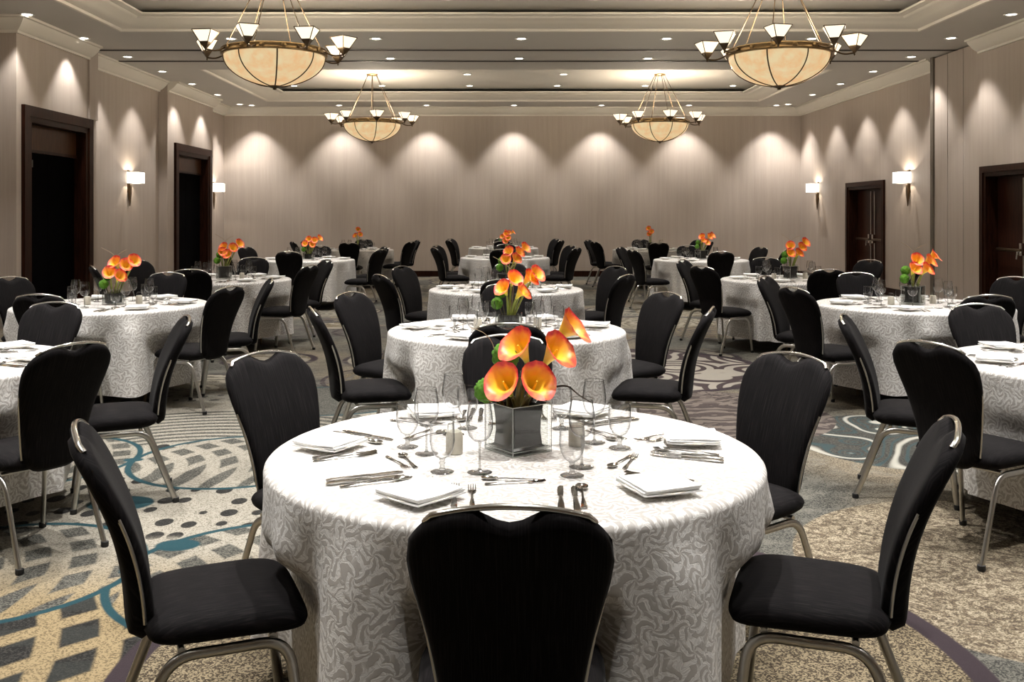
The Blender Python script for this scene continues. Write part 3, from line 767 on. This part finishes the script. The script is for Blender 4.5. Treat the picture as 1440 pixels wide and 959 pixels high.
# ------------------------------------------------------------------ tables
R0 = .76; TH = .762
CLOTH_T = .0
def cloth_mesh(chairs, seed, drop=.60, flare=.05):
    rnd = random.Random(seed); N = 288
    ph = [rnd.uniform(0, 2*pi) for _ in range(6)]; ks = [5, 8, 12, 16, 21, 27]; am = [.2, .55, .8, .7, .4, .25]
    def fold(a): 
        s = sum(A*sin(k*a+p) for A, k, p in zip(am, ks, ph))/1.7
        s = max(-1, min(1.2, s)); return s*abs(s)**.15 if s else 0
    vs = []; uvs = []; fs = []
    top = [0.0, .15, .3, .45, .6, .70, .735]
    for r in top:
        for j in range(N): 
            a = 2*pi*j/N; vs.append((r*cos(a), r*sin(a), TH)); uvs.append((r*cos(a), r*sin(a)))
    nr = len(top); prof = []
    for k in range(1, 5): t = k/4*pi/2; prof.append((.735+.027*sin(t), .022*(1-cos(t))))
    for k in range(1, 19): prof.append((None, .022+drop*(k/18)))
    for rr, dz in prof:
        for j in range(N):
            a = 2*pi*j/N; s = max(0, dz-.022)
            if rr is None:
                g = sm(-.02, .16, s); dx, dy = cos(a), sin(a); flat = 1
                for (al, df, wd) in chairs:
                    ca = dx*al[0]+dy*al[1]; sa = abs(-dx*al[1]+dy*al[0])
                    if ca > 0: flat = min(flat, sm(wd+.02, wd+.16, .78*sa))
                r = .762 + flare*s*(.3+.7*flat) + (.080*fold(a)*(.5+.5*flat) + .012*flat)*g*(.40+s)
                h = TH-dz
                for (al, df, wd) in chairs:
                    ca = dx*al[0]+dy*al[1]; sa = abs(-dx*al[1]+dy*al[0])
                    if ca > 0:
                        wgt = sm(wd+(.13 if wd > .23 else .06), wd, r*sa)*sm(.60, .475, h)
                        r = r*(1-wgt) + min(r, df/max(ca,.3))*wgt
            else: r = rr; 
            vs.append((r*cos(a), r*sin(a), TH-dz)); uvs.append((a*.78, .8+dz)); 
        nr += 1
    for i in range(nr-1):
        for j in range(N):
            k = (j+1) % N; fs.append((i*N+j, i*N+k, (i+1)*N+k, (i+1)*N+j))
    me = bpy.data.meshes.new('tablecloth'); me.from_pydata(vs, [], fs); me.update()
    ul = me.uv_layers.new(name='UVMap'); nt = len(top)
    for p in me.polygons:
        js = [me.loops[l].vertex_index % N for l in p.loop_indices]; wrap = (0 in js and N-1 in js)
        for l in p.loop_indices:
            vi = me.loops[l].vertex_index; u, v = uvs[vi]
            if vi >= nt*N and wrap and vi % N == 0: u += 2*pi*.78
            if vi < nt*N and p.vertices[2] >= nt*N:   # ring joining top and roll: use the cylinder mapping
                a = 2*pi*(vi % N)/N; u, v = a*.78 + (2*pi*.78 if wrap and vi % N == 0 else 0), .8
            ul.data[l].uv = (u, v)
    me.polygons.foreach_set('use_smooth', [True]*len(me.polygons)); me.materials.append(M_damask)
    return me
top_me = MB().lathe([(0,.725),(.745,.725),(.75,.73),(.75,.752),(.745,.757),(0,.757)], 72).mesh('tabletop', M_table, 40)
KT = [('tabletop', top_me, None, None)]
for k in range(4):
    a = pi/4+k*pi/2
    KT.append(('leg', MB().sweep(fillet([(.42*cos(a),.42*sin(a),0),(.40*cos(a),.40*sin(a),.725)], .01), .016, n=10).mesh('leg', M_bronze, 60), None, None))

def px_pos(x, y): k = .556/(y-VY); return ((x-VX)*k, F*k)
SEATS = ['near', 'near left', 'far left', 'far', 'far right', 'near right']
DEF = {'near': (0,-1.24), 'far': (0,1.28), 'near left': (-1.16,-.53), 'far left': (-1.12,.66), 'near right': (1.16,-.53), 'far right': (1.12,.66)}
DEFA = {'near': 0, 'near left': -66, 'far left': -124, 'far': 180, 'far right': 124, 'near right': 66}
TABLES = [
 ('nearest center table', .038, 3.0, {'near': (717,711), 'near left': (112,598), 'near right': (1338,592), 'far left': (372,496), 'far right': (1115,498), 'far': (713,472)}, 2),
 ('second center table', .03, 6.17, {'near': (714,448), 'near left': (453,432), 'near right': (985,432), 'far left': (502,412), 'far right': (928,412), 'far': (712,400)}, 2),
 ('third center table', .04, 9.5, {'near left': (543,386), 'near right': (873,386), 'far left': (571,380), 'far right': (860,378)}, 2),
 ('fourth center table', .05, 16.4, {}, 1),
 ('farthest center table', .03, 21.0, {}, 1),
 ('nearest left table', -2.93, 4.75, {'near right': (104,483), 'far right': (262,445), 'far': (78,429)}, 2),
 ('second left table', -3.19, 7.85, {'near': (60,413), 'near right': (315,403), 'far right': (370,392), 'far': (233,384), 'far left': (20,390)}, 2),
 ('third left table', -3.17, 10.9, {'near': (270,378.5), 'near right': (430,373), 'far right': (453,370)}, 2),
 ('fourth left table', -3.16, 15.6, {}, 1),
 ('farthest left table', -3.02, 20.0, {}, 1),
 ('nearest right table', 3.02, 4.75, {'near left': (1305,481), 'far left': (1187,443), 'far': (1374,428)}, 2),
 ('second right table', 3.35, 7.85, {'near': (1385,414), 'near left': (1124,404), 'far left': (1085,392), 'far': (1207,384), 'far right': (1422,390)}, 2),
 ('third right table', 3.26, 10.9, {'near': (1163,378.5), 'near left': (993,374), 'far left': (967,370), 'far': (1078,364)}, 2),
 ('fourth right table', 3.23, 15.6, {}, 1),
 ('farthest right table', 3.07, 20.0, {}, 1),
]
def words(s): return s
for ti, (tn, cx, cy, over, lod) in enumerate(TABLES):
    make('round_table', KT, 'round banquet table hidden under the white cloth, %s' % tn, 'table', (cx, cy, 0), random.uniform(0, 1), 'round banquet tables')
    chs = []
    for sname in SEATS:
        dx, dy = DEF[sname]; px, py = cx+dx, cy+dy
        if sname in over:
            qx, qy = px_pos(*over[sname])
            if abs(qy-py) < .62: px, py = qx, qy
            else: py = py+.5*(qy-py); px = (over[sname][0]-VX)*py/F
        else:
            px += random.uniform(-.05,.05); py += random.uniform(-.06,.06)
        if (Vector((cx-px, cy-py)).length < 1.14): py = cy+dy; px = (over[sname][0]-VX)*py/F if sname in over else cx+dx
        if (Vector((cx-px, cy-py)).length < 1.14): px, py = cx+dx, cy+dy
        if ti and cy > 5: px, py = cx+(px-cx)*1.05, cy+(py-cy)*1.05
        d = Vector((cx-px, cy-py)); dist = d.length; d.normalize()
        jit = radians({'near': 0}.get(sname, random.uniform(-5,5))) if ti else 0
        dd = Matrix.Rotation(jit, 2) @ d
        ox, oy = px - dd.x*TOPY, py - dd.y*TOPY
        rz = atan2(dd.y, dd.x) - pi/2
        make('banquet_chair', KC, 'black banquet chair with chrome grip, %s seat of the %s' % (sname, tn), 'chair', (ox, oy, 0), rz, 'black banquet chairs', 1)
        out = Vector((ox-cx, oy-cy)); fd = out.length - .212
        chs.append(((out.x/out.length, out.y/out.length), max(fd-.012, .60 if ti == 0 else .655), .232 if sname != 'near' else .222))
    co = thing('tablecloth', 'white damask tablecloth draped over the %s' % tn, 'tablecloth', (cx, cy, 0), 0, 'white damask tablecloths', cloth_mesh(chs, ti+3))
    def at(sname, t, r):
        al = radians(DEFA[sname]); d = (sin(al), -cos(al)); rt = (-d[1], d[0])
        return (cx+rt[0]*t+d[0]*r, cy+rt[1]*t+d[1]*r), atan2(rt[1], rt[0])
    far_t = lod == 1
    rn = random.Random(ti*7+1)
    for sname in SEATS:
        j = lambda a=.008: rn.uniform(-a, a)
        def put(name, kit, what, cat, t, r, dz, rot=0, grp=None, sc=1):
            (x, y), ang = at(sname, t+j(), r+j()); make(name, kit, '%s at the %s setting, %s' % (what, sname, tn), cat, (x, y, TH+.0008+dz), ang+rot, grp, sc)
        put('wine_glass', K_wine1 if far_t else K_wine, 'clear stemmed wine glass', 'wine glass', .20, .20, 0, 0, 'wine glasses')
        put('water_goblet', K_gob1 if far_t else K_gob, 'clear short-stemmed water goblet', 'goblet', .155, .30, 0, 0, 'water goblets')
        (x, y), ang = at(sname, -.25+j(), .52+j())
        make('bread_plate', K_plate, 'round ivory bread plate at the %s setting, %s' % (sname, tn), 'plate', (x, y, TH+.0008), ang, 'bread plates')
        make('napkin', K_nap, 'folded white napkin on the plate at the %s setting, %s' % (sname, tn), 'napkin', (x, y, TH+.0008), ang+.75+j(.25), 'folded white napkins')
        if not far_t:
            put('fork', K_fork, 'outer silver fork', 'fork', -.155, .50, 0, j(.05), 'silver forks')
            put('fork', K_fork, 'inner silver fork', 'fork', -.115, .50, 0, j(.05), 'silver forks')
            put('knife', K_knife, 'inner silver knife', 'knife', .115, .51, 0, j(.05), 'silver knives')
            put('knife', K_knife, 'outer silver knife', 'knife', .145, .51, 0, j(.05), 'silver knives')
            put('spoon', K_spoon, 'silver soup spoon', 'spoon', .180, .50, 0, j(.05), 'silver spoons')
            put('dessert_fork', K_dfork, 'silver dessert fork laid crosswise', 'fork', .0, .375, 0, -pi/2+.12+j(.06), 'silver dessert forks')
            put('dessert_spoon', K_dspoon, 'silver dessert spoon laid crosswise', 'spoon', .0, .345, 0, pi/2-.1+j(.06), 'silver dessert spoons')
    # centrepiece
    n1 = ti == 0; square = tn.split()[0] in ('nearest', 'third') or 'right' in tn
    vx, vy = (cx+.012, cy+.0) ; vrot = .62 if n1 else rn.uniform(0, 1.5)
    vk = K_vs if square else K_vr; hv = .150 if square else .105
    make('square_vase' if square else 'round_vase', vk, '%s clear glass vase with dark liner on the %s' % ('square' if square else 'round', tn), 'vase', (vx, vy, TH+.0008), vrot, 'centrepiece vases')
    g1 = 'orange calla lilies'; zb = TH+hv-.035
    def wp(x, y, yd):        # photograph pixel at a given depth -> point (nearest table only)
        return ((x-VX)*yd/F, yd, H-(y-VY)*yd/F)
    if n1:
        bx = vx; by = vy
        L = [((718,562),(-.5,-1,.05),.0,'lower left', -.02), ((746,562),(.35,-.9,.1),.03,'lower right', -.03), ((741,515),(-.55,-.6,.35),.03,'tall middle', .03),
             ((766,519),(.75,-.7,.1),.03,'upper right', .0), ((783,487),(.95,-.35,.1),.03,'topmost', .06)]
        for (hp, lp, _, nm, dy) in L:
            hd = wp(hp[0], hp[1]-6, vy+dy); b = (bx+.35*(hd[0]-bx)*.5, by+dy*.5, zb)
            calla(b, hd, lp, 'orange calla lily in the %s, %s bloom' % (tn, nm), g1, 1.15, nm != 'upper right')
        moss((bx-.03,by+.03,zb), wp(711,500,vy+.05), .042, 'green moss ball behind the blooms on the %s, upper one' % tn, 'green moss balls')
        moss((bx-.045,by+.01,zb), wp(684,549,vy-.03), .036, 'green moss ball beside the blooms on the %s, lower one' % tn, 'green moss balls')
        twig([(bx+.02,by+.02,zb), wp(752,556,vy+.03), wp(775,546,vy), wp(797,543,vy-.02), wp(815,556,vy-.04), wp(832,566,vy-.05)], 'dark curved twig reaching right from the vase on the %s' % tn, 'curly twigs', M_twig, .0042)
        twig([(bx-.02,by+.04,zb), wp(715,540,vy+.05), wp(699,505,vy+.04), wp(692,482,vy+.02), wp(680,468,vy), wp(660,460,vy)], 'thin pale twig curling left above the vase on the %s' % tn, 'curly twigs', M_twigp, .0018)
        for q in range(4):
            make_x = bx+.02-.022*q; 
            thing('cut_stem', 'cut brown-green stem standing in the vase, %s from the right' % pos[q], 'stem', (make_x, by-.01+.006*q, zb), 0, 'cut stems in the nearest vase',
                  MB().sweep([(0,0,0),(.006*(1-q),-.004,.05),(.016*(1.5-q),-.01,.095+.02*(q%2))], .009, n=8, scale=[1,1,.45]).mesh('cut_stem', M_stemd, 60))
    else:
        mir = 1 if 'right' not in tn else 1
        spots = [(-.02,-.03,.10,'lowest left'), (.05,-.035,.09,'lowest right'), (.02,.03,.17,'upper left'), (.085,0,.16,'upper right'), (.13,.03,.20,'topmost')]
        small = tn in ('fourth center table', 'farthest left table', 'farthest right table')
        if small: spots = [(-.01,0,.12,'lower'), (.03,-.02,.16,'middle'), (.0,.03,.24,'topmost')]
        k = 1.0
        for (dx, dy, dz, nm) in spots:
            hx, hy, hz = vx+dx*1.1+rn.uniform(-.012,.012), vy+dy, TH+hv+dz+rn.uniform(-.01,.02)
            calla((vx+dx*.25, vy+dy*.4, zb), (hx, hy, hz), (dx*6+rn.uniform(-.4,.4), -.8+rn.uniform(-.3,.5), .1), 'orange calla lily on the %s, %s bloom' % (tn, nm), g1, 1.1)
        if not small:
            moss((vx-.03,vy,zb), (vx-.075,vy-.01,TH+hv+.06), .036, 'green moss ball beside the flowers on the %s, lower one' % tn, 'green moss balls')
            moss((vx-.02,vy+.02,zb), (vx-.055,vy+.02,TH+hv+.125), .036, 'green moss ball beside the flowers on the %s, upper one' % tn, 'green moss balls')
            z0 = TH+hv
            twig([(vx,vy+.02,zb), (vx-.01,vy+.03,z0+.15), (vx+.03,vy+.03,z0+.24), (vx-.02,vy+.02,z0+.31), (vx-.10,vy,z0+.36)], 'thin pale twig leaning left above the flowers, %s' % tn, 'curly twigs', M_twigp, .0026)
            twig([(vx+.01,vy+.02,zb), (vx+.03,vy+.03,z0+.16), (vx+.0,vy+.03,z0+.26), (vx+.06,vy+.02,z0+.32), (vx+.11,vy,z0+.34)], 'thin pale twig leaning right above the flowers, %s' % tn, 'curly twigs', M_twigp, .0026)
    if not far_t:
        make('shaker', K_shk, 'frosted shaker left of the vase on the %s' % tn, 'shaker', (cx-.185, cy-.04, TH+.0008), 0, 'frosted shakers')
        make('shaker', K_shk, 'frosted shaker right of the vase on the %s' % tn, 'shaker', (cx+.20, cy+.06, TH+.0008), 0, 'frosted shakers')

# ------------------------------------------------------------------ world, camera, colour
w = bpy.data.worlds.new('World'); S.world = w; w.use_nodes = True
w.node_tree.nodes['Background'].inputs[0].default_value = (.02,.02,.02,1); w.node_tree.nodes['Background'].inputs[1].default_value = .1
cd = bpy.data.cameras.new('Camera'); cam = bpy.data.objects.new('Camera', cd); COL.objects.link(cam)
cam.location = (0,0,H); cam.rotation_euler = (pi/2,0,0)
cd.sensor_width = 36; cd.sensor_fit = 'HORIZONTAL'; cd.lens = F/1440*36
cd.shift_x = (720-VX)/1440; cd.shift_y = -(479.5-VY)/1440; cd.clip_end = 60; cd.clip_start = .05
S.camera = cam; S.cycles.transparent_max_bounces = 32
S.view_settings.view_transform = 'Standard'; S.view_settings.look = 'None'
S.view_settings.exposure = 0.0; S.view_settings.gamma = 1; S.view_settings.use_curve_mapping = False
